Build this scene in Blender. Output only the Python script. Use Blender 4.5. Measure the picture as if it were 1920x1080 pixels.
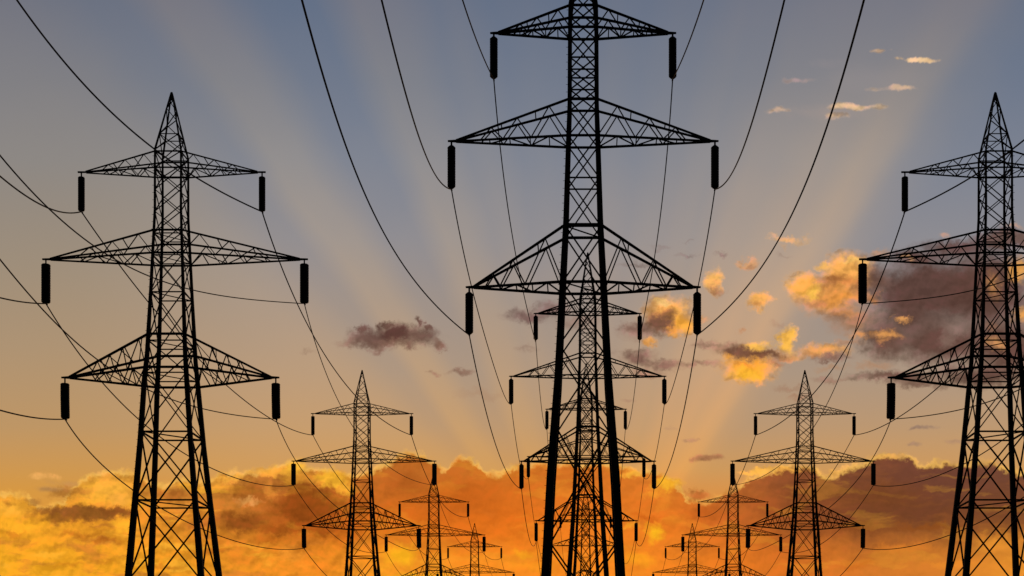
import bpy, bmesh, math, random
from mathutils import Vector, Matrix

# ------------------------------------------------------------------ reset
for o in list(bpy.data.objects):
    bpy.data.objects.remove(o)
scene = bpy.context.scene
C = scene.collection

# ------------------------------------------------------------------ camera (perspective-shift lens, level)
FOC = 2650.0            # focal length in photograph pixels (1920 wide)
VX, VY = 1094.0, 1318.0 # where the level optical axis meets the photograph
EYE = 1.6
cam_d = bpy.data.cameras.new("camera")
cam = bpy.data.objects.new("camera", cam_d)
C.objects.link(cam)
cam.location = (0, 0, EYE)
cam.rotation_euler = (math.radians(90), 0, 0)
cam_d.sensor_width = 36
cam_d.lens = FOC / 1920 * 36
cam_d.shift_x = (960 - VX) / 1920
cam_d.shift_y = (VY - 540) / 1920
cam_d.clip_start = 0.1
cam_d.clip_end = 20000
scene.camera = cam
scene.render.resolution_x = 1024
scene.render.resolution_y = 576

# ------------------------------------------------------------------ world: dusk sky with rays and clouds, by direction
def lin(r, g, b):
    f = lambda v: (v / 255 / 12.92) if v / 255 <= 0.04045 else ((v / 255 + 0.055) / 1.055) ** 2.4
    return (f(r), f(g), f(b), 1)

world = bpy.data.worlds.new("World")
scene.world = world
world.use_nodes = True
nt = world.node_tree
nt.nodes.clear()
N, L = nt.nodes, nt.links
def setin(sock, v):
    if isinstance(v, bpy.types.NodeSocket): L.new(v, sock)
    else: sock.default_value = v
def math_n(op, a, b=None, c=None, clamp=False):
    n = N.new('ShaderNodeMath'); n.operation = op; n.use_clamp = clamp
    setin(n.inputs[0], a)
    if b is not None: setin(n.inputs[1], b)
    if c is not None: setin(n.inputs[2], c)
    return n.outputs[0]
def vec_n(op, a, b=None, c=None, out=0):
    n = N.new('ShaderNodeVectorMath'); n.operation = op
    setin(n.inputs[0], a)
    if b is not None: setin(n.inputs[1], b)
    if c is not None: setin(n.inputs[2], c)
    return n.outputs['Value'] if out else n.outputs['Vector']
def rng_n(v, a, b, c, d, smooth=True):
    n = N.new('ShaderNodeMapRange'); n.interpolation_type = 'SMOOTHSTEP' if smooth else 'LINEAR'
    n.clamp = True
    setin(n.inputs['Value'], v)
    for k, x in zip(('From Min', 'From Max', 'To Min', 'To Max'), (a, b, c, d)): n.inputs[k].default_value = x
    return n.outputs['Result']
def mix_n(f, a, b, mode='MIX'):
    n = N.new('ShaderNodeMix'); n.data_type = 'RGBA'; n.blend_type = mode
    setin(n.inputs[0], f); setin(n.inputs[6], a); setin(n.inputs[7], b)
    return n.outputs[2]
def ramp_n(v, stops):
    n = N.new('ShaderNodeValToRGB'); e = n.color_ramp.elements
    while len(e) > 1: e.remove(e[0])
    e[0].position = stops[0][0]; e[0].color = stops[0][1]
    for p, c in stops[1:]:
        x = e.new(p); x.color = c
    setin(n.inputs[0], v)
    return n.outputs[0]
def noise_n(v, scale, detail, rough, out='Fac', dist=0.0):
    n = N.new('ShaderNodeTexNoise'); n.noise_dimensions = '3D'
    setin(n.inputs['Vector'], v)
    n.inputs['Scale'].default_value = scale; n.inputs['Detail'].default_value = detail
    n.inputs['Roughness'].default_value = rough; n.inputs['Distortion'].default_value = dist
    return n.outputs[out]

tc = N.new('ShaderNodeTexCoord')
sx = N.new('ShaderNodeSeparateXYZ'); L.new(tc.outputs['Generated'], sx.inputs[0])
DX, DY, DZ = sx.outputs
dyc = math_n('MAXIMUM', DY, 0.08)
# direction in degrees-like units: hundredths of the focal length, east (U) and up (W)
U = math_n('MULTIPLY_ADD', math_n('DIVIDE', DX, dyc), FOC, VX)
W = math_n('MULTIPLY_ADD', math_n('DIVIDE', DZ, dyc), -FOC, VY)
cb = N.new('ShaderNodeCombineXYZ'); L.new(U, cb.inputs[0]); L.new(W, cb.inputs[1])
P = cb.outputs[0]

# clear air: a bluish ramp and a hazier, sunlit ramp, chosen by the rays
def yr(stops): return [(max(0, min(1, (y + 300) / 1620)), lin(*c)) for y, c in stops]
tv = rng_n(W, -300, 1320, 0, 1, False)
blue = ramp_n(tv, yr([(-300, (62, 82, 112)), (0, (97, 111, 134)), (150, (110, 120, 139)), (300, (125, 131, 145)), (450, (142, 140, 145)), (560, (156, 144, 137)),
                      (700, (172, 149, 128)), (800, (187, 151, 114)), (880, (206, 153, 92)), (960, (228, 142, 52)), (1080, (240, 148, 40)), (1320, (225, 115, 30))]))
warm = ramp_n(tv, yr([(-300, (90, 92, 104)), (0, (124, 122, 130)), (150, (133, 132, 136)), (300, (150, 145, 143)), (450, (166, 153, 142)), (560, (178, 156, 135)),
                      (700, (194, 159, 122)), (800, (206, 161, 109)), (880, (216, 160, 90)), (960, (232, 146, 54)), (1080, (242, 150, 42)), (1320, (225, 115, 30))]))
warpR = noise_n(P, 0.004, 2, 0.5)
ang = math_n('ARCTAN2', math_n('SUBTRACT', U, 1110.0), math_n('SUBTRACT', 1160.0, W))
ang = math_n('MULTIPLY_ADD', warpR, 0.05, ang)
tr = rng_n(ang, math.radians(-60) + .025, math.radians(60) + .025, 0, 1, False)
rays = [(-60, .75), (-46, .8), (-43, .62), (-39.5, .2), (-37.4, .18), (-34.8, .9), (-32.0, .8), (-28.4, .10), (-24.5, .06), (-21, .78), (-17.5, .66),
        (-14.5, .3), (-12.5, .4), (-9, .12), (-6, .22), (-2, .10), (2, .3), (5, .22), (8, .4), (11, .32), (14, .55), (17, .46), (22, .66), (26, .58), (30, .78), (32.2, .72), (34.6, .24), (37, .08), (40, .0), (52, .05), (60, .1)]
rmask = ramp_n(tr, [((a + 60) / 120, (v, v, v, 1)) for a, v in rays])
rfade = rng_n(W, 250, 950, 1.0, .75)
soft = math_n('MULTIPLY_ADD', noise_n(P, 0.006, 4, 0.55), .3, -.15)
rm = math_n('ADD', math_n('MULTIPLY', rmask, rfade), soft, clamp=True)
col = mix_n(rm, blue, warm)
# yellower air on the left
lcol = ramp_n(tv, yr([(-300, (92, 94, 104)), (0, (116, 115, 121)), (300, (140, 134, 128)), (500, (158, 141, 120)), (650, (173, 146, 114)), (800, (189, 149, 100)), (920, (214, 152, 66)), (1080, (240, 155, 42))]))
lf = math_n('MULTIPLY', rng_n(U, 60, 620, .9, 0), rng_n(W, 60, 420, .45, 1))
col = mix_n(lf, col, lcol)
# the broad sunbeam to the upper right, brightest along its outer edge
beam = ramp_n(tr, [((a + 60) / 120, (v, v, v, 1)) for a, v in [(-60, 0), (-2, 0), (2, .18), (5, .06), (8, .10), (12, .30), (15, .16), (19, .72), (22, .55), (25.5, .98), (27.5, .74), (30.5, 1.0), (32.5, .72), (34, .3), (38, 0), (60, 0)]])
beam = math_n('MULTIPLY', beam, rng_n(W, -60, 330, .35, 1))
beam = math_n('MULTIPLY', beam, rng_n(W, 560, 860, 1, .55))
bm_ = N.new('ShaderNodeCombineColor')
for k_, g_ in enumerate((.33, .15, -.04)): L.new(math_n('MULTIPLY_ADD', beam, g_, 1.0), bm_.inputs[k_])
col = mix_n(1.0, col, bm_.outputs[0], 'MULTIPLY')

# warped coordinates give the clouds their ragged, billowing outlines
w1 = noise_n(P, 0.022, 6, 0.62, 'Color')
w1 = vec_n('SUBTRACT', w1, (.5, .5, .5))
Pc = vec_n('MULTIPLY_ADD', w1, (60, 44, 0), P)
w1b = vec_n('SUBTRACT', noise_n(P, 0.06, 5, 0.7, 'Color'), (.5, .5, .5))
Pc = vec_n('MULTIPLY_ADD', w1b, (30, 26, 0), Pc)
w2 = vec_n('SUBTRACT', noise_n(P, 0.012, 5, 0.6, 'Color', .4), (.5, .5, .5))
Ps = vec_n('MULTIPLY_ADD', w2, (150, 38, 0), P)          # streaky
spc = N.new('ShaderNodeSeparateXYZ'); L.new(Pc, spc.inputs[0]); UC, WC = spc.outputs[0], spc.outputs[1]

# every few puffs the coordinates are re-tied to the colour so far, which keeps the
# evaluation sequential (all puffs at once would overflow the shader's stack)
tied = {'n': 0, 'soft': Pc, 'streak': Ps}
def blob(col, x, y, rx, ry, c, a=1.0, h=.6, src='soft'):
    tied['n'] += 1
    if tied['n'] % 14 == 0:
        for k in ('soft', 'streak'): tied[k] = vec_n('MULTIPLY_ADD', col, (1e-7, 1e-7, 1e-7), tied[k])
    v = vec_n('MULTIPLY_ADD', tied[src], (1 / rx, 1 / ry, 0), (-x / rx, -y / ry, 0))
    d = vec_n('LENGTH', v, out=1)
    f = rng_n(d, max(0.0, 1 - h), 1.15, a, 0)
    return mix_n(f, col, lin(*c))

MV = (118, 90, 88)      # mauve-brown shaded cloud
BR = (150, 108, 88)
GO = (244, 176, 84)
YE = (254, 196, 72)
PE = (222, 172, 124)
upper = [
 # small shaded cloud left of the centre line
 (655, 642, 34, 9, (150, 118, 106), .6, .9), (690, 634, 46, 20, (112, 78, 73), .85, .6), (738, 627, 46, 25, (94, 62, 58), .97, .5), (790, 630, 42, 21, (108, 75, 70), .85, .6),
 (722, 645, 60, 12, (128, 92, 80), .7, .9), (818, 648, 16, 14, (122, 85, 76), .7, .7), (862, 696, 28, 9, (140, 104, 92), .7, .8), (815, 697, 13, 6, (146, 110, 96), .6, .8), (680, 617, 11, 11, (108, 74, 68), .85, .6), (712, 610, 12, 11, (100, 68, 62), .85, .6), (732, 606, 13, 10, (100, 68, 62), .85, .6), (786, 604, 10, 15, (106, 73, 67), .85, .6), (802, 613, 9, 10, (110, 76, 70), .85, .6), (705, 655, 14, 9, (126, 90, 78), .7, .8), (768, 645, 20, 8, (122, 86, 76), .7, .8), (826, 652, 14, 8, (134, 96, 82), .7, .8), (575, 658, 20, 6, (158, 132, 116), .35, 1),
 (905, 740, 60, 10, (176, 138, 112), .3, 1),
 # behind the middle pylons
 (990, 592, 52, 17, (126, 99, 98), .9, .6), (1040, 580, 44, 18, (130, 102, 100), .8, .7), (1080, 605, 60, 16, (150, 122, 112), .55, .9), (985, 655, 25, 7, (150, 122, 112), .4, .9),
 (1288, 480, 26, 6, (134, 116, 116), .6, .8), (1352, 478, 16, 7, (134, 112, 110), .7, .8), (1240, 462, 22, 5, (140, 124, 124), .4, .9), (1180, 500, 30, 8, (138, 120, 118), .4, .9), (1205, 497, 22, 8, (128, 110, 110), .5, .9),
 # gold-backed cumulus right of the centre line
 (1205, 622, 52, 22, (158, 124, 112), .75, .8), (1250, 588, 46, 32, (250, 186, 98), .95, .45), (1278, 604, 34, 20, (252, 182, 74), .95, .6), (1234, 604, 38, 32, (120, 86, 72), .97, .5), (1252, 586, 22, 16, (150, 104, 76), .8, .8), (1185, 615, 30, 16, (140, 108, 100), .8, .8), (1243, 566, 20, 6, (252, 212, 146), .8, .7),
 (1320, 602, 22, 9, (214, 160, 112), .7, .8), (1262, 618, 18, 10, (240, 168, 72), .7, .9),
 (1216, 644, 17, 10, (238, 172, 96), .9, .6), (1195, 672, 44, 20, (138, 104, 97), .9, .7), (1245, 686, 44, 15, (142, 108, 98), .85, .7), (1310, 684, 60, 10, (156, 120, 105), .7, .9), (1330, 645, 40, 11, (152, 118, 105), .75, .8), (1215, 702, 40, 8, (160, 118, 100), .6, .9),
 # isolated puffs
 (1341, 528, 17, 24, (246, 190, 112), .95, .5), (1344, 543, 18, 15, (168, 122, 98), .85, .8), (1403, 493, 27, 11, (216, 164, 120), .9, .6), (1404, 497, 18, 6, (188, 142, 116), .6, .9), (1420, 566, 27, 15, (244, 184, 104), .95, .5), (1415, 573, 20, 7, (208, 146, 92), .7, .9),
 (1475, 447, 36, 8, (228, 182, 130), .9, .7), (1468, 462, 14, 8, (200, 166, 136), .5, .9), (1386, 620, 11, 7, (200, 148, 114), .7, .8), (1470, 482, 20, 5, (160, 140, 132), .4, .9), (1455, 605, 16, 8, (180, 142, 120), .4, .9), (1290, 455, 16, 4, (140, 124, 124), .4, .9),
 # bright broken cloud
 (1380, 655, 48, 16, (138, 98, 82), .85, .7), (1475, 634, 19, 23, (254, 198, 92), .97, .4), (1420, 650, 30, 13, (252, 198, 98), .95, .5), (1478, 664, 34, 12, (228, 168, 112), .85, .7),
 (1405, 692, 54, 27, (250, 174, 58), .97, .55), (1425, 666, 62, 12, (128, 82, 62), .92, .6), (1385, 662, 30, 12, (132, 90, 74), .85, .7), (1402, 702, 40, 14, (255, 196, 62), .9, .8), (1372, 668, 12, 8, (250, 178, 80), .8, .8), (1455, 682, 22, 10, (176, 122, 84), .7, .9), (1396, 682, 24, 6, (216, 140, 62), .7, .9),
 (1548, 655, 48, 14, (236, 172, 102), .92, .6), (1556, 670, 48, 11, (146, 108, 96), .85, .8), (1520, 662, 18, 10, (230, 160, 96), .7, .8),
 # the big shaded cloud on the right
 (1885, 448, 80, 20, (124, 104, 104), .95, .4), (1790, 466, 80, 20, (116, 94, 96), .92, .5), (1720, 485, 60, 20, (112, 88, 88), .92, .5), (1895, 425, 24, 7, (196, 158, 130), .6, .8), (1770, 440, 18, 7, (200, 160, 130), .6, .8),
 (1590, 512, 48, 38, (248, 184, 100), .95, .45), (1505, 535, 30, 27, (250, 184, 90), .95, .5), (1560, 555, 62, 40, (226, 156, 80), .92, .6), (1600, 600, 62, 34, (180, 132, 96), .85, .8),
 (1745, 545, 140, 64, (106, 81, 79), .97, .35), (1850, 540, 100, 90, (108, 83, 80), .97, .4), (1660, 640, 62, 48, (122, 92, 86), .93, .6), (1765, 640, 110, 56, (112, 85, 81), .96, .5), (1885, 650, 80, 70, (112, 84, 80), .95, .5),
 (1700, 595, 90, 40, (108, 82, 79), .9, .7), (1640, 525, 36, 40, (130, 96, 84), .8, .8),
 (1566, 528, 44, 15, (178, 116, 68), .85, .8), (1610, 535, 22, 26, (176, 118, 74), .8, .8), (1534, 566, 34, 9, (186, 132, 92), .7, .9), (1590, 558, 44, 14, (236, 160, 78), .85, .8), (1575, 588, 20, 8, (150, 104, 78), .6, .9), (1640, 560, 18, 14, (196, 130, 72), .7, .9), (1522, 545, 20, 12, (255, 206, 96), .9, .8), (1600, 492, 28, 8, (254, 208, 128), .85, .8), (1545, 500, 20, 8, (252, 196, 106), .8, .8), (1650, 478, 26, 8, (190, 150, 122), .8, .8), (1592, 588, 30, 10, (214, 148, 92), .6, .9),
 (1688, 598, 17, 7, (236, 174, 112), .9, .8), (1664, 630, 30, 11, (232, 168, 104), .85, .8), (1658, 644, 20, 6, (206, 146, 98), .7, .9), (1612, 626, 22, 9, (224, 158, 98), .8, .8), (1590, 640, 30, 8, (190, 138, 104), .6, .9), (1700, 488, 16, 6, (214, 168, 124), .7, .8),
 (1792, 618, 30, 22, (158, 138, 134), .7, .9), (1775, 640, 20, 16, (148, 126, 120), .6, .9), (1640, 688, 42, 9, (184, 150, 126), .85, .8), (1560, 690, 40, 8, (186, 150, 122), .6, .9),
 (1680, 708, 100, 14, (120, 90, 84), .9, .6), (1840, 706, 110, 24, (112, 86, 82), .92, .6), (1720, 722, 70, 11, (128, 98, 90), .8, .8), (1560, 712, 50, 8, (150, 116, 100), .6, .9),
 (1908, 505, 22, 26, (238, 176, 98), .9, .6), (1916, 590, 16, 18, (236, 170, 92), .85, .7), (1862, 535, 18, 30, (206, 150, 98), .65, .9), (1868, 645, 30, 16, (222, 166, 110), .75, .8), (1860, 610, 18, 14, (160, 118, 96), .6, .9),
 (1480, 728, 40, 8, (166, 128, 106), .5, .9), (1500, 745, 30, 8, (176, 130, 104), .45, .9),
]
streak = [
 (1718, 111, 27, 6, (244, 204, 154), .95, .7), (1648, 98, 20, 5, (210, 176, 144), .85, .8), (1685, 166, 42, 6, (216, 182, 146), .9, .8), (1600, 202, 56, 8, (230, 192, 144), .95, .8), (1568, 219, 26, 7, (224, 184, 138), .85, .9),
 (1466, 208, 30, 6, (204, 172, 144), .8, .8), (1488, 150, 26, 6, (168, 148, 142), .7, .8), (1560, 212, 90, 18, (168, 150, 142), .4, 1), (1640, 150, 120, 30, (150, 142, 142), .35, 1), (1540, 120, 50, 12, (146, 138, 140), .3, 1),
 (1740, 803, 34, 6, (150, 122, 108), .7, .8), (1722, 836, 20, 5, (158, 126, 106), .6, .8), (1330, 860, 34, 8, (168, 112, 76), .85, .7), (1300, 822, 22, 5, (178, 132, 100), .6, .8), (1275, 800, 14, 4, (180, 138, 108), .4, .9), (1810, 830, 34, 6, (168, 132, 108), .5, .8), (1180, 752, 22, 5, (170, 130, 105), .5, .8),
 (70, 893, 30, 9, (236, 172, 92), .85, .6), (120, 905, 34, 8, (190, 140, 86), .5, .9), (100, 918, 40, 7, (168, 126, 84), .6, .9),
]
def regrade(b):
    x, y, rx, ry, (r, g_, b_), a, h = b
    if r < 136 and x > 1590: c = (r * .86, g_ * .78, b_ * .70)
    elif r < 136: c = (r * .93, g_ * .90, b_ * .84)
    elif r > 222: c = (r, g_ * .955, b_ * .84); rx *= 1.15; ry *= 1.15
    elif r < 190: c = (r * .95, g_ * .90, b_ * .84)
    else: c = (r, g_ * .96, b_ * .88)
    return (x, y, rx, ry, c, a, min(1, h + .2))
def regrade_low(b):
    x, y, rx, ry, (r, g_, b_), a, h = b
    if r < 215: c = (r * .96, g_ * .87, b_ * .66)
    else: c = (r, g_ * .965, b_ * .9)
    return (x, y, rx, ry, c, a, h)
upper = [regrade(b) for b in upper]
clear = col
for b in streak[:10]: col = blob(col, *b, src='streak')
for b in upper: col = blob(col, *b)
for b in streak[10:]: col = blob(col, *b, src='streak')

# the low bank: a ragged skyline of cloud, thick and brown on the right, glowing in the middle and left
fc = N.new('ShaderNodeFloatCurve')
tops = [(-400, 900), (0, 925), (40, 925), (70, 945), (110, 940), (140, 912), (165, 893), (200, 884), (240, 880), (275, 900), (310, 905), (350, 895), (385, 903), (405, 888), (440, 882),
        (480, 886), (510, 880), (532, 866), (552, 861), (580, 876), (612, 878), (640, 884), (668, 888), (700, 874), (735, 862), (765, 849), (788, 848), (800, 858), (818, 868), (832, 882),
        (848, 864), (866, 857), (888, 860), (905, 872), (925, 882), (945, 880), (965, 870), (1000, 868), (1100, 866), (1180, 878), (1215, 880), (1250, 892), (1280, 916), (1300, 936), (1340, 930),
        (1380, 912), (1405, 896), (1430, 884), (1470, 876), (1510, 874), (1534, 880), (1550, 892), (1575, 880), (1615, 868), (1640, 856), (1665, 850), (1690, 850), (1715, 862), (1745, 868), (1780, 868), (1830, 862), (1870, 868), (1930, 884), (2400, 900)]
pts = fc.mapping.curves[0].points
X0, X1, Y0, Y1 = -400, 2400, 800, 1000
pts[0].location = (0, (tops[0][1] - Y0) / (Y1 - Y0)); pts[1].location = (1, (tops[-1][1] - Y0) / (Y1 - Y0))
for x, y in tops[1:-1]: pts.new((x - X0) / (X1 - X0), (y - Y0) / (Y1 - Y0))
for p in pts: p.handle_type = 'AUTO_CLAMPED'
fc.mapping.update()
w3 = vec_n('SUBTRACT', noise_n(P, 0.035, 6, 0.66, 'Color'), (.5, .5, .5))
Pb = vec_n('MULTIPLY_ADD', w3, (40, 42, 0), P)
spb = N.new('ShaderNodeSeparateXYZ'); L.new(Pb, spb.inputs[0]); UB, WB = spb.outputs[0], spb.outputs[1]
L.new(rng_n(UB, X0, X1, 0, 1, False), fc.inputs['Value'])
T = math_n('SUBTRACT', WB, math_n('MULTIPLY_ADD', fc.outputs[0], Y1 - Y0, Y0))
bank = rng_n(T, -6, 9, 0, 1)
def xr(stops): return [((x + 100) / 2120, lin(*c)) for x, c in stops]
tu = rng_n(UC, -100, 2020, 0, 1, False)
b_top = ramp_n(tu, xr([(0, (226, 158, 62)), (240, (212, 146, 56)), (330, (204, 138, 58)), (420, (196, 128, 52)), (560, (176, 104, 42)), (700, (186, 104, 38)), (840, (196, 108, 38)), (960, (208, 112, 36)), (1150, (216, 116, 38)),
                       (1260, (212, 120, 44)), (1360, (178, 100, 46)), (1480, (140, 78, 44)), (1620, (122, 71, 48)), (1760, (112, 66, 50)), (1900, (114, 70, 52))]))
b_mid = ramp_n(tu, xr([(0, (242, 162, 40)), (240, (234, 150, 42)), (420, (198, 118, 38)), (560, (176, 92, 28)), (700, (208, 106, 28)), (840, (220, 108, 27)), (960, (226, 112, 28)), (1150, (234, 124, 34)),
                       (1260, (230, 120, 34)), (1360, (202, 104, 38)), (1480, (148, 78, 36)), (1620, (118, 66, 38)), (1760, (114, 65, 38)), (1900, (124, 72, 40))]))
b_bot = ramp_n(tu, xr([(0, (242, 168, 34)), (240, (240, 160, 34)), (420, (234, 148, 36)), (560, (236, 140, 36)), (700, (244, 150, 36)), (840, (246, 146, 36)), (960, (248, 140, 34)), (1150, (246, 138, 34)),
                       (1260, (240, 132, 34)), (1380, (228, 120, 34)), (1480, (220, 116, 36)), (1620, (212, 120, 42)), (1760, (214, 126, 44)), (1900, (232, 144, 46))]))
bc = mix_n(rng_n(WC, 870, 985, 0, 1), b_top, b_mid)
bc = mix_n(rng_n(WC, 960, 1075, 0, 1), bc, b_bot)
tex = math_n('MULTIPLY_ADD', noise_n(Pc, 0.018, 6, 0.6), 1.3, -.65)
Pst = vec_n('MULTIPLY', vec_n('MULTIPLY_ADD', w1, (50, 26, 0), P), (.0075, .03, 0))
st = noise_n(Pst, 1.0, 5, .55, dist=.3)
lmask = rng_n(U, 300, 760, 1, .22)
bc = mix_n(math_n('MULTIPLY', rng_n(st, .53, .64, 0, .7), lmask), bc, lin(252, 178, 50))
bc = mix_n(math_n('MULTIPLY', rng_n(st, .47, .36, 0, .6), lmask), bc, lin(190, 112, 44))
rim = math_n('MULTIPLY', rng_n(T, 1, 13, 1, 0), rng_n(noise_n(P, 0.02, 3, .5), .32, .55, .3, 1))
bc = mix_n(math_n('MULTIPLY', rim, .95), bc, lin(254, 196, 92))
col = mix_n(bank, col, bc)
low = [
 # left: glowing cumulus with a long brown belly
 (205, 918, 60, 26, (250, 184, 66), .9, .8), (226, 938, 30, 14, (246, 176, 70), .8, .8), (130, 925, 50, 12, (176, 122, 62), .75, .8), (15, 955, 52, 22, (250, 182, 60), .9, .8), (40, 985, 70, 22, (253, 182, 44), .85, .9),
 (165, 962, 100, 17, (140, 92, 48), .92, .5), (120, 975, 70, 12, (150, 98, 48), .8, .8), (235, 985, 40, 14, (254, 186, 48), .85, .9), (150, 1002, 60, 10, (196, 122, 46), .7, .9), (70, 1020, 60, 10, (250, 172, 40), .6, .9),
 (15, 945, 16, 8, (176, 116, 56), .6, .9), (195, 1052, 40, 9, (220, 140, 40), .6, .9), (105, 1040, 60, 8, (252, 178, 42), .5, .9), (235, 1030, 50, 7, (250, 176, 46), .5, .9),
 (330, 925, 46, 14, (186, 118, 56), .75, .8), (360, 945, 40, 11, (226, 150, 62), .7, .9), (320, 1000, 60, 12, (226, 146, 46), .6, .9), (310, 1062, 50, 8, (206, 124, 38), .6, .9),
 (95, 958, 60, 10, (160, 104, 60), .7, .8), (215, 958, 40, 10, (140, 88, 44), .8, .8), (60, 940, 26, 8, (186, 138, 86), .7, .9), (25, 1000, 30, 7, (206, 130, 46), .6, .9), (200, 1015, 34, 7, (198, 116, 36), .65, .9), (130, 1062, 50, 6, (222, 138, 36), .5, .9),
 (375, 985, 36, 12, (172, 104, 52), .6, .9), (330, 968, 40, 8, (176, 108, 52), .6, .9), (400, 1035, 40, 9, (206, 118, 40), .6, .9), (500, 1010, 46, 12, (206, 116, 40), .6, .9), (650, 1000, 44, 26, (196, 102, 34), .6, .9), (670, 950, 40, 26, (176, 98, 38), .6, .9),
 # centre-left: bright shoulders, brown core
 (430, 898, 44, 12, (250, 180, 70), .85, .8), (510, 884, 46, 11, (250, 178, 66), .85, .8), (555, 876, 34, 16, (254, 194, 62), .9, .8), (622, 898, 44, 20, (255, 192, 56), .92, .7), (650, 915, 24, 16, (252, 184, 58), .85, .8), (590, 905, 24, 10, (240, 164, 60), .7, .9),
 (470, 925, 60, 22, (170, 106, 48), .85, .8), (575, 948, 84, 44, (150, 82, 30), .95, .6), (455, 975, 64, 22, (146, 86, 38), .92, .7), (600, 990, 60, 18, (168, 90, 32), .85, .9), (520, 990, 50, 14, (160, 88, 32), .8, .8), (468, 940, 26, 9, (230, 166, 92), .75, .8), (435, 940, 12, 22, (214, 146, 72), .6, .9), (505, 918, 12, 22, (228, 150, 60), .6, .9),
 (430, 1015, 40, 14, (228, 136, 44), .7, .9), (545, 1040, 26, 18, (246, 158, 54), .7, .9), (450, 1050, 40, 16, (222, 132, 40), .6, .9), (600, 1062, 50, 14, (240, 140, 38), .6, .9),
 (752, 1040, 40, 26, (255, 188, 34), .92, .9), (718, 1062, 20, 14, (252, 170, 40), .8, .9), (790, 1082, 90, 12, (255, 186, 36), .8, .9), (1000, 1060, 70, 14, (252, 160, 36), .6, .9), (980, 1035, 30, 12, (253, 174, 36), .7, .9),
 (870, 930, 110, 40, (202, 106, 34), .6, 1), (760, 905, 50, 34, (182, 102, 42), .7, .9), (900, 1000, 80, 24, (232, 116, 30), .5, 1),
 # right of the centre line: the hottest patches near the sun
 (1186, 888, 26, 11, (252, 186, 64), .85, .8), (1250, 910, 34, 17, (255, 190, 50), .92, .8), (1222, 925, 26, 10, (246, 160, 48), .8, .9), (1200, 945, 60, 16, (222, 120, 38), .7, .9), (1226, 996, 27, 22, (255, 192, 36), .92, .9), (1195, 1050, 40, 20, (253, 168, 36), .8, .9), (1180, 985, 20, 9, (252, 176, 46), .6, .9), (1215, 970, 40, 8, (214, 108, 34), .7, .9),
 (1305, 930, 30, 12, (178, 108, 58), .8, .8), (1320, 962, 60, 22, (192, 102, 42), .7, .9), (1290, 1010, 50, 16, (240, 138, 44), .5, .9),
 (1425, 886, 44, 8, (254, 192, 84), .9, .7), (1480, 880, 30, 7, (250, 184, 84), .8, .8), (1566, 888, 16, 9, (246, 186, 96), .8, .8), (1665, 857, 44, 7, (240, 182, 96), .8, .8),
 (1650, 930, 110, 40, (124, 76, 46), .6, .9), (1600, 990, 60, 14, (136, 78, 38), .6, .9), (1740, 990, 90, 10, (150, 88, 40), .6, .9), (1690, 1030, 80, 12, (226, 134, 48), .6, .9), (1870, 1020, 60, 24, (244, 160, 56), .7, .9), (1610, 1060, 40, 12, (206, 114, 40), .5, .9), (1780, 1062, 60, 10, (238, 148, 50), .6, .9),
]
Pl = Pb
for b in low: col = blob(col, *regrade_low(b))
# cloud relief: billows catch the light on their upper sides
cover = rng_n(vec_n('LENGTH', vec_n('SUBTRACT', col, clear), out=1), .03, .16, 0, 1)
cover = math_n('MAXIMUM', cover, bank)
Pe = vec_n('MULTIPLY_ADD', w1, (22, 18, 0), P)
nA = noise_n(Pe, 0.030, 3, 0.5)
nB = noise_n(vec_n('ADD', Pe, (2.5, 7.0, 0)), 0.030, 3, 0.5)
emb = math_n('MULTIPLY', math_n('SUBTRACT', nA, nB), -3.2)
big = math_n('MULTIPLY_ADD', noise_n(Pe, 0.013, 3, 0.5), 1.6, -.8)
relief = math_n('MINIMUM', math_n('MAXIMUM', math_n('ADD', emb, big), -.45), .4)
amp = math_n('MULTIPLY_ADD', bank, rng_n(U, 620, 780, -.12, -.40), .62)
amp = math_n('MULTIPLY', amp, rng_n(U, 1600, 1700, 1, .62))
amp = math_n('MULTIPLY', amp, math_n('MAXIMUM', bank, rng_n(U, 900, 1250, .55, 1)))
relief = math_n('MULTIPLY_ADD', math_n('MULTIPLY', relief, cover), amp, 1.0)
tint = N.new('ShaderNodeCombineColor')
rlo, rhi = math_n('MINIMUM', relief, 1.0), math_n('MAXIMUM', relief, 1.0)
L.new(relief, tint.inputs[0])
L.new(math_n('MULTIPLY', math_n('POWER', rlo, 1.06), math_n('POWER', rhi, .45)), tint.inputs[1])
L.new(math_n('MULTIPLY', math_n('POWER', rlo, 1.1), math_n('POWER', rhi, .8)), tint.inputs[2])
col = mix_n(1.0, col, tint.outputs[0], 'MULTIPLY')
# the eastern half of the dusk sky, behind the viewer, is dark
back = rng_n(DY, .35, -.05, 0, 1)
col = mix_n(back, col, (0.012, 0.014, 0.02, 1))
# below the horizon
col = mix_n(rng_n(DZ, 0.0, -.05, 0, 1), col, (0.01, 0.008, 0.006, 1))
bg = N.new('ShaderNodeBackground'); L.new(col, bg.inputs[0]); bg.inputs[1].default_value = 1.0
wo = N.new('ShaderNodeOutputWorld'); L.new(bg.outputs[0], wo.inputs[0])
world.cycles.sampling_method = 'MANUAL'
world.cycles.sample_map_resolution = 256

# ------------------------------------------------------------------ sun: low, behind the cloud bank and the pylons
sd = bpy.data.lights.new("sun", 'SUN'); sd.energy = .5; sd.angle = math.radians(.5); sd.color = (1, .62, .32)
so = bpy.data.objects.new("sun", sd); C.objects.link(so)
so.rotation_euler = Vector((-(1110 - VX) / FOC, -1, -(VY - 1160) / FOC)).to_track_quat('-Z', 'Y').to_euler()

scene.view_settings.view_transform = 'Standard'
scene.view_settings.look = 'None'
scene.view_settings.exposure = 0
scene.view_settings.gamma = 1

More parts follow.
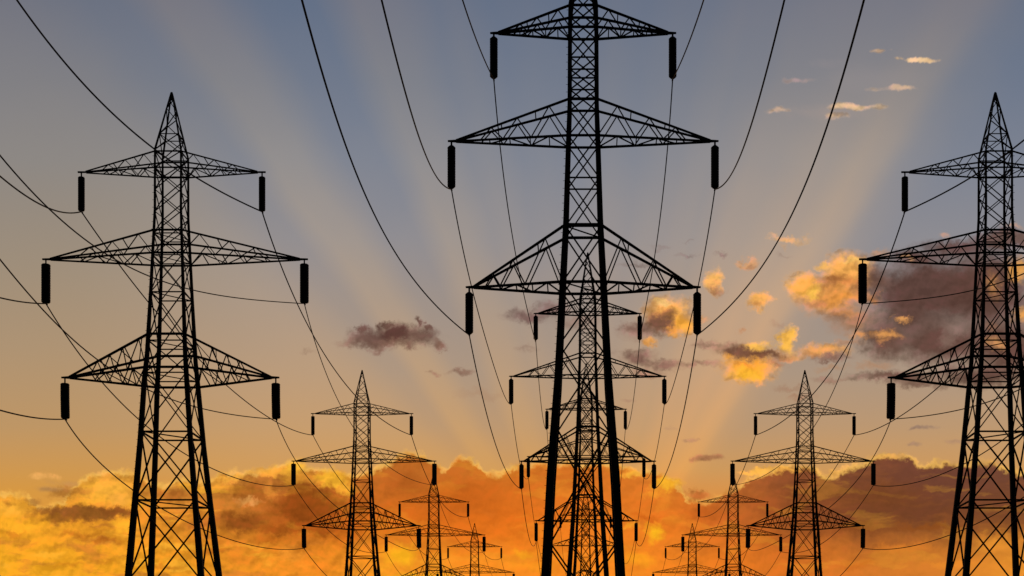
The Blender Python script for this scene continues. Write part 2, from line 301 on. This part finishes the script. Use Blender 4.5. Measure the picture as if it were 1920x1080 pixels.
# ------------------------------------------------------------------ materials
def material(name, base, rough=.8, metal=0.0, vary=.3, scale=3.0, bump=0.0):
    m = bpy.data.materials.new(name); m.use_nodes = True
    n, l = m.node_tree.nodes, m.node_tree.links
    b = n['Principled BSDF']
    t = n.new('ShaderNodeTexCoord'); z = n.new('ShaderNodeTexNoise'); z.inputs['Scale'].default_value = scale; z.inputs['Detail'].default_value = 4
    l.new(t.outputs['Object'], z.inputs['Vector'])
    r = n.new('ShaderNodeValToRGB')
    r.color_ramp.elements[0].color = tuple(c * (1 - vary) for c in base) + (1,)
    r.color_ramp.elements[1].color = tuple(c * (1 + vary) for c in base) + (1,)
    l.new(z.outputs['Fac'], r.inputs[0]); l.new(r.outputs[0], b.inputs['Base Color'])
    b.inputs['Roughness'].default_value = rough; b.inputs['Metallic'].default_value = metal
    b.inputs['Specular IOR Level'].default_value = .15
    if bump:
        bp = n.new('ShaderNodeBump'); bp.inputs['Strength'].default_value = bump
        l.new(z.outputs['Fac'], bp.inputs['Height']); l.new(bp.outputs[0], b.inputs['Normal'])
    return m
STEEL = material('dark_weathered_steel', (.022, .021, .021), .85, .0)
PORC = material('brown_glazed_porcelain', (.016, .011, .009), .6)
WIRE = material('dull_aluminium_conductor', (.03, .028, .027), .85, .0, .2, 1.0)
CONC = material('footing_concrete', (.28, .27, .25), .95, 0, .25, 6, .3)
SOIL = material('dry_grass_field', (.07, .065, .03), 1, 0, .5, .15, .5)

# ------------------------------------------------------------------ mesh helpers
def bar(bm, a, b, ra, rb=None, n=4):
    """tapered member from a to b; ra / rb are half-widths"""
    rb = ra if rb is None else rb
    a, b = Vector(a), Vector(b)
    d = (b - a)
    if d.length < 1e-5: return
    d.normalize()
    ref = Vector((0, 1, 0)) if abs(d.y) < .9 else Vector((1, 0, 0))
    s = d.cross(ref).normalized(); t = s.cross(d).normalized()
    k = 1.4142 if n == 4 else 1
    ring = []
    for p, r in ((a, ra), (b, rb)):
        ring.append([bm.verts.new(p + (s * math.cos(q) + t * math.sin(q)) * r * k) for q in [(i + .5) * 2 * math.pi / n for i in range(n)]])
    for i in range(n):
        j = (i + 1) % n
        bm.faces.new((ring[0][i], ring[0][j], ring[1][j], ring[1][i]))
    bm.faces.new(ring[0][::-1]); bm.faces.new(ring[1])

def plate(bm, c, w, h, d):
    m = Matrix.Translation(c) @ Matrix.Diagonal((w, d, h, 1))
    bmesh.ops.create_cube(bm, size=1, matrix=m)

def lathe(bm, c, prof, n=16, smooth=True):
    rings = []
    for r, z in prof:
        rings.append([bm.verts.new((c[0] + r * math.cos(2 * math.pi * i / n), c[1] + r * math.sin(2 * math.pi * i / n), c[2] + z)) for i in range(n)])
    for k in range(len(rings) - 1):
        for i in range(n):
            j = (i + 1) % n
            bm.faces.new((rings[k][i], rings[k][j], rings[k + 1][j], rings[k + 1][i]))
    bm.faces.new(rings[0][::-1]); bm.faces.new(rings[-1])

def finish(name, bm, mat, parent=None):
    bmesh.ops.recalc_face_normals(bm, faces=bm.faces)
    me = bpy.data.meshes.new(name); bm.to_mesh(me); bm.free()
    me.materials.append(mat)
    o = bpy.data.objects.new(name, me); C.objects.link(o)
    if parent: o.parent = parent
    return o

def half(prof, z):
    for (z0, h0), (z1, h1) in zip(prof, prof[1:]):
        if z1 <= z <= z0: return h1 + (h0 - h1) * (z - z1) / (z0 - z1)
    return prof[-1][1]

# ------------------------------------------------------------------ pylon design data (heights above the eye, metres)
G = -EYE
SIDE = dict(
    prof=[(37.8, .03), (34.0, .80), (30.3, .80), (25.4, .99), (21.4, 1.16), (19.6, 1.30), (16.1, 1.52), (12.5, 1.80), (8.0, 2.17), (G, 2.95)],
    legw=[(37.8, .035), (34, .05), (30, .065), (25.4, .085), (21.4, .115), (19, .135), (16, .135), (12.5, .152), (8, .17), (G, .18)],
    levels=[(33.9, 1), (32.9, 1), (31.55, 0), (30.2, 0), (28.85, 1), (27.5, 1), (25.2, 1), (22.2, 1), (20.2, 1), (16.55, 1), (12.33, 1), (7.4, 1), (2.6, 1), (G + .4, 0)],
    brace=lambda z: .026 if z > 27 else (.031 if z > 20 else .042),
    peak=[34.0, 35.05, 35.95, 36.75, 37.3],
    # top near, top far, bottom near, bottom far, tip height, left/right tip offset, chord, brace, insulator (top, bottom, radius), cable height
    arms=[dict(r=(33.9, 33.8, 32.9, 32.85), tip=32.9, x=(-5.6, 5.6), ch=.038, br=.022, ins=(-.29, -2.42, .205), b=(0, .30, .56, .78), t=(.16, .43, .67)),
          dict(r=(29.05, 28.7, 27.63, 27.38), tip=27.5, x=(-7.8, 8.22), ch=.050, br=.026, ins=(-.29, -2.72, .275), b=(0, .28, .50, .74), t=(.15, .40, .62)),
          dict(r=(22.6, 21.78, 20.54, 19.84), tip=20.17, x=(-6.62, 6.45), ch=.066, br=.028, ins=(-.35, -2.55, .27), b=(0, .24, .40, .56, .72), t=(.12, .32, .48, .64))],
    box=True)
MAIN = dict(
    prof=[(47.0, .03), (42.0, .78), (40.6, .80), (36.0, .82), (33.7, .90), (29.0, 1.04), (24.9, 1.25), (19.4, 1.52), (13.5, 1.94), (7.9, 2.23), (G, 2.85)],
    legw=[(47, .05), (42, .115), (36, .125), (33, .14), (29, .155), (25, .175), (19.4, .20), (13.5, .225), (7.9, .235), (G, .24)],
    levels=[(42.0, 1), (40.68, 1), (38.85, 1), (37.6, 1), (36.3, 1), (34.1, 1), (31.55, 1), (28.6, 1), (25.2, 1), (21.4, 0), (16.6, 0), (9.75, 0), (3.0, 1), (G + .4, 0)],
    brace=lambda z: .036 if z > 29 else (.042 if z > 20 else .05),
    peak=[42.0, 43.3, 44.45, 45.4, 46.2],
    arms=[dict(r=(42.0, 42.0, 40.68, 40.68), tip=40.68, x=(-5.43, 5.43), ch=.062, br=.032, ins=(-.22, -2.78, .24), b=(0, .34, .60, .80), t=(.17, .46, .70)),
          dict(r=(36.35, 36.3, 34.12, 34.08), tip=34.12, x=(-8.0, 8.0), ch=.060, br=.032, ins=(-.26, -2.9, .245), b=(0, .33, .58, .78), t=(.18, .46, .69)),
          dict(r=(28.7, 28.6, 25.22, 25.2), tip=25.25, x=(-6.92, 6.92), ch=.072, br=.036, ins=(-.30, -2.88, .245), b=(0, .42, .70, .87), t=(.22, .57, .79))],
    box=False)

def lw(d, z): return half(d['legw'], z)

def build_pylon(d, mirror=1):
    root = bpy.data.objects.new('electricity_pylon', None); C.objects.link(root)
    prof = d['prof']
    sgn = ((-1, -1), (1, -1), (1, 1), (-1, 1))
    body_top = d['peak'][0]
    # legs
    for sx_, sy_ in sgn:
        bm = bmesh.new()
        zs = [z for z, _ in prof if z <= body_top]
        for z0, z1 in zip(zs, zs[1:]):
            h0, h1 = half(prof, z0), half(prof, z1)
            bar(bm, (sx_ * h0, sy_ * h0, z0), (sx_ * h1, sy_ * h1, z1), lw(d, z0), lw(d, z1))
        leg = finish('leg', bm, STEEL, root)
        bm = bmesh.new(); h = half(prof, G)
        plate(bm, Vector((sx_ * h, sy_ * h, G + .15)), .9, .5, .9)
        bmesh.ops.bevel(bm, geom=bm.edges[:], offset=.04, segments=1, affect='EDGES')
        finish('footing', bm, CONC, leg)
    # body bracing
    bm = bmesh.new()
    lv = d['levels']
    corners = lambda z: [Vector((a * half(prof, z), b * half(prof, z), z)) for a, b in sgn]
    for k, (z, hz) in enumerate(lv):
        c = corners(z); w = d['brace'](z)
        if hz:
            for i in range(4): bar(bm, c[i], c[(i + 1) % 4], w * 1.1)
        if hz and z < 29:
            bar(bm, c[0], c[2], w * .8)
        if k + 1 < len(lv):
            c2 = corners(lv[k + 1][0])
            for i in range(4):
                j = (i + 1) % 4
                bar(bm, c[i], c2[j], w); bar(bm, c[j], c2[i], w)
                # small gusset where the diagonals cross
                if z < 30:
                    m = (c[i] + c2[j] + c[j] + c2[i]) / 4
                    q = w * 1.8
                    plate(bm, m, q * 2, q * 2, q * 2) if False else None
    # step bolts up one leg
    z = 3.0
    while z < body_top:
        h = half(prof, z)
        bar(bm, (-h - lw(d, z) * .5, -h, z), (-h - lw(d, z) - .10, -h, z), .010)
        z += .45
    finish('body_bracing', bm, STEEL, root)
    # peak
    bm = bmesh.new()
    pk = d['peak']; tip = prof[0][0]
    for a, b in sgn:
        h = half(prof, body_top)
        bar(bm, (a * h, b * h, body_top), (a * .03, b * .03, tip), lw(d, body_top), lw(d, tip))
    for k in range(len(pk) - 1):
        c, c2 = corners(pk[k]), corners(pk[k + 1]); w = d['brace'](40) * .9
        for i in range(4):
            j = (i + 1) % 4
            if k == 0: bar(bm, c[i], c2[j], w); bar(bm, c[j], c2[i], w)
            elif (k + i) % 2: bar(bm, c[i], c2[j], w)
            else: bar(bm, c[j], c2[i], w)
        if k in (1,): 
            for i in range(4): bar(bm, c[i], c[(i + 1) % 4], w)
    bar(bm, (0, 0, tip - .45), (0, 0, tip + .05), .05)
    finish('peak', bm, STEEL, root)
    # cross-arms and insulators
    for a in d['arms']:
        tn, tf, bn, bf = a['r']
        for side in (0, 1):
            s = -1 if side == 0 else 1
            tx = a['x'][side]
            tipc = Vector((tx, 0, a['tip']))
            bm = bmesh.new()
            ch, br = a['ch'], a['br']
            faces = []
            for y, zt, zb in ((-1, tn, bn), (1, tf, bf)):
                ht, hb = half(prof, zt), half(prof, zb)
                T0 = Vector((s * ht, y * ht, zt)); B0 = Vector((s * hb, y * hb, zb))
                TT = tipc + Vector((-s * .28, y * .05, .03)); BT = tipc + Vector((-s * .28, y * .05, -.03))
                bar(bm, T0, TT, ch, ch * .85); bar(bm, B0, BT, ch, ch * .85)
                faces.append((T0, TT, B0, BT))
                # zig-zag in this face
                nodes = []
                bl, tl = list(a['b']), list(a['t'])
                for k in range(max(len(bl), len(tl))):
                    if k < len(bl): nodes.append(B0.lerp(BT, bl[k]))
                    if k < len(tl): nodes.append(T0.lerp(TT, tl[k]))
                for p, q in zip(nodes, nodes[1:]): bar(bm, p, q, br)
            (T0, TT, B0, BT), (T1, TT1, B1, BT1) = faces
            # across the arm, bottom and top planes
            fr = [0, .17, .34, .52, .70]
            for k, f in enumerate(fr):
                p, q = B0.lerp(BT, f), B1.lerp(BT1, f)
                if f > 0: bar(bm, p, q, br)
                if k + 1 < len(fr):
                    g = fr[k + 1]
                    if k % 2: bar(bm, p, B1.lerp(BT1, g), br)
                    else: bar(bm, q, B0.lerp(BT, g), br)
            for f in (.3, .6):
                bar(bm, T0.lerp(TT, f), T1.lerp(TT1, f), br)
            if a['ch'] > .055 and a['tip'] < 30 and d['box']:
                for f, g in ((.08, .22), (.36, .28), (.5, .44)):
                    bar(bm, T0.lerp(TT, f), T1.lerp(TT1, g), br * .8)
            # frame of the arm carried through the body
            if side == 0:
                for y, zt, zb in ((-1, tn, bn), (1, tf, bf)):
                    for z in (zt, zb):
                        h = half(prof, z); bar(bm, (-h, y * h, z), (h, y * h, z), ch)
            # tip plate and hanging lug
            bar(bm, tipc + Vector((-s * .30, 0, 0)), tipc + Vector((s * .22, 0, 0)), ch * 1.15, .045)
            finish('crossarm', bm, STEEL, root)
            # insulator
            zi, zj, R = a['ins']
            bm = bmesh.new()
            nsh = 15; body = zi - zj; prof_i = [(R * .35, 0)]
            edge = .14 if not d['box'] else .07
            prof_i.append((R * (.62 if not d['box'] else .85), -edge * .35))
            for k in range(nsh):
                z0 = -edge - (body - 2 * edge) * k / nsh; st = (body - 2 * edge) / nsh
                prof_i += [(R, z0), (R, z0 - st * .55), (R * .97, z0 - st * .62), (R * .97, z0 - st * .98)]
            prof_i += [(R, -body + edge), (R * (.62 if not d['box'] else .85), -body + edge * .35), (R * .35, -body)]
            lathe(bm, (tx, 0, a['tip'] + zi), prof_i)
            ins = finish('insulator', bm, PORC, root)
            bm = bmesh.new()
            bar(bm, (tx, 0, a['tip'] + .02), (tx, 0, a['tip'] + zi + .02), .045 if d['box'] else .06, n=8)
            finish('hanger_rod', bm, STEEL, ins)
            bm = bmesh.new()
            bar(bm, (tx, -.22, a['tip'] + zj - .03), (tx, .22, a['tip'] + zj - .03), .05, n=8)
            bar(bm, (tx, 0, a['tip'] + zj + .02), (tx, 0, a['tip'] + zj - .05), .05, n=8)
            finish('cable_clamp', bm, STEEL, ins)
    if d['box']:            # the lower body leans a little off the axis
        for o in root.children_recursive:
            for v in o.data.vertices:
                if v.co.z < 19: v.co.x += .36 * (19 - v.co.z) / 19
    if mirror == -1:
        for o in root.children_recursive:
            me = o.data
            for v in me.vertices: v.co.x = -v.co.x
            me.flip_normals()
    return root

def copy_tree(o, parent=None):
    c = o.copy(); C.objects.link(c)
    if parent: c.parent = parent
    for ch in list(o.children): copy_tree(ch, c)
    return c

def place(root, cx, s, label, group):
    Y = FOC / s
    root.location = ((cx - VX) * Y / FOC, Y, EYE)
    root['label'] = label; root['category'] = 'pylon'; root['group'] = group
    return root

# ------------------------------------------------------------------ ground
bm = bmesh.new()
bmesh.ops.create_grid(bm, x_segments=90, y_segments=90, size=6000)
random.seed(4)
for v in bm.verts:
    r = max(abs(v.co.x), abs(v.co.y))
    if r > 600: v.co.z += random.uniform(-1.5, 1.5)
g = finish('ground', bm, SOIL); g['kind'] = 'structure'

# ------------------------------------------------------------------ pylons
LEFTG, RIGHTG, MIDG = 'pylons of the left line', 'pylons of the right line', 'pylons of the middle line'
main = build_pylon(MAIN); left = build_pylon(SIDE, 1); right = build_pylon(SIDE, -1)
mid_spec = [(1093.5, 30.875, 'tallest central pylon with thick black legs, its peak cut off above the photo'),
            (1102, 17.95, 'pylon behind the tallest central one, its peak showing inside the lowest crossarm of that one'),
            (1099, 13.54, 'third pylon of the middle line, top crossarm just under the second one middle crossarm'),
            (1098, 8.65, 'smallest pylon of the middle line, almost hidden low behind three larger ones')]
left_spec = [(322, 30.25, 'large pylon at the left with its whole pointed peak against grey blue sky'),
             (679, 16.49, 'medium pylon right of the large left one, its low crossarm in front of gold cloud'),
             (813.5, 11.46, 'small pylon whose peak is hidden behind a hanging insulator of the medium left pylon'),
             (890, 8.91, 'smallest pylon of the left line, against the orange cloud near the lower edge')]
right_spec = [(1866, 30.25, 'large pylon at the right edge with its right crossarms cut off by the photo'),
              (1509, 16.49, 'medium pylon left of the large right one, its pointed peak under the mauve cloud'),
              (1374.5, 11.46, 'small pylon whose peak is hidden behind a hanging insulator of the medium right pylon'),
              (1298, 8.91, 'smallest pylon of the right line, against the orange cloud near the lower edge')]
lines = {}
for key, proto, spec, grp in (('M', main, mid_spec, MIDG), ('L', left, left_spec, LEFTG), ('R', right, right_spec, RIGHTG)):
    lines[key] = []
    for i, (cx, s, lab) in enumerate(spec):
        o = proto if i == 0 else copy_tree(proto)
        lines[key].append(place(o, cx, s, lab, grp))

# ------------------------------------------------------------------ cables
def span(A, B, p, n=56):
    s, a, b, c, d = p
    out = []
    for i in range(n + 1):
        t = i / n; g = 4 * t * (1 - t); q = 2 * t - 1
        P_ = A.lerp(B, t)
        P_.z -= g * (s * (1 + a * q) + c * g); P_.x += g * (b + d * q)
        out.append(P_)
    return out
def tube(name, pts, r, n=6):
    bm = bmesh.new(); prev = None
    for i, p in enumerate(pts):
        d = (pts[min(i + 1, len(pts) - 1)] - pts[max(i - 1, 0)]).normalized()
        s = d.cross(Vector((0, 0, 1))).normalized(); t = s.cross(d)
        ring = [bm.verts.new(p + (s * math.cos(2 * math.pi * k / n) + t * math.sin(2 * math.pi * k / n)) * r) for k in range(n)]
        if prev:
            for k in range(n): bm.faces.new((prev[k], prev[(k + 1) % n], ring[(k + 1) % n], ring[k]))
        else: bm.faces.new(ring[::-1])
        prev = ring
    bm.faces.new(prev)
    return finish(name, bm, WIRE)

near = {'Ml': [(8.25, .17, -.29, .01, 0), (7.04, -.14, 1.26, -.20, 1.08), (1.68, .44, -1.35, -.47, 3.47)],
        'Lo': [(6.50, -.16, 2.26, -2.83, .69), (3.54, -.44, .07, -.38, 0), (2.38, -.67, .03, -.87, 0)],
        'Li': [(1.50, -.10, -2.88, .01, 3.61), (4.63, .02, -3.21, 1.05, 2.36), (2.07, -.44, -2.07, -.47, 4.99)]}
mids = {'Ml': [(5.43, -.02, .35, -1.02, .45), (3.15, .07, -.01, -1.07, .09), (1.96, 0, -.21, 0, 0)],
        'Lo': [(3.11, 0, 0, -.20, .15), (3.73, -.06, -1.06, -.39, .54), (2.08, .41, -3.01, -.45, .84)],
        'Li': [(2.49, 0, -.99, .16, .47), (2.84, -.12, -1.18, .10, .46), (3.30, .01, -.15, -1.04, 1.39)]}
def flip(p): return (p[0], p[1], -p[2], p[3], -p[4])
def anchor(root, d, k, side, mirror):
    a = d['arms'][k]; x = a['x'][side] * mirror
    return root.location + Vector((x, 0, a['tip'] + a['ins'][1] - .03))
lev = ['top', 'middle', 'lowest']
def cable_line(key, d, mirror, Y0, Yend, rads):
    P_ = lines[key]
    for k in range(3):
        for side in (0, 1):
            an = [anchor(r, d, k, side, mirror) for r in P_]
            if key == 'M': kind = 'Ml'; fl = side == 1
            else: kind = 'Lo' if side == 0 else 'Li'; fl = mirror == -1
            f = flip if fl else (lambda q: q)
            A0 = an[0].copy(); A0.y = Y0
            pts = span(an[0], A0, f(near[kind][k]), 90)[::-1]
            pts += span(an[0], an[1], f(mids[kind][k]))[1:]
            gen = (2.6, 0, 0 if key == 'M' else -.5, 0, 0)
            for a_, b_ in zip(an[1:], an[2:]):
                q = gen if (b_.y - a_.y) < 100 else (5.0, 0, 0, 0, 0)
                pts += span(a_, b_, f(q), 40)[1:]
            e = an[-1].copy(); e.y = Yend; e.x += (an[-1].x - an[-2].x) * .8
            pts += span(an[-1], e, f(gen), 30)[1:]
            o = tube('power_cable', pts, rads[side] if k or key == 'M' else rads[0])
            image_side = side if mirror == 1 else 1 - side
            lr = ('left', 'right')[image_side]
            ln = {'M': 'middle', 'L': 'left', 'R': 'right'}[key]
            o['label'] = 'thin dark cable under the %s insulators of the %s crossarms on the %s pylon line' % (lr, lev[k], ln)
            o['category'] = 'cable'; o['group'] = 'power cables of the %s line' % ln
cable_line('M', MAIN, 1, -6.0, 430, (.036, .036))
cable_line('L', SIDE, 1, 15.6, 372, (.043, .029))
cable_line('R', SIDE, -1, 15.6, 372, (.043, .029))
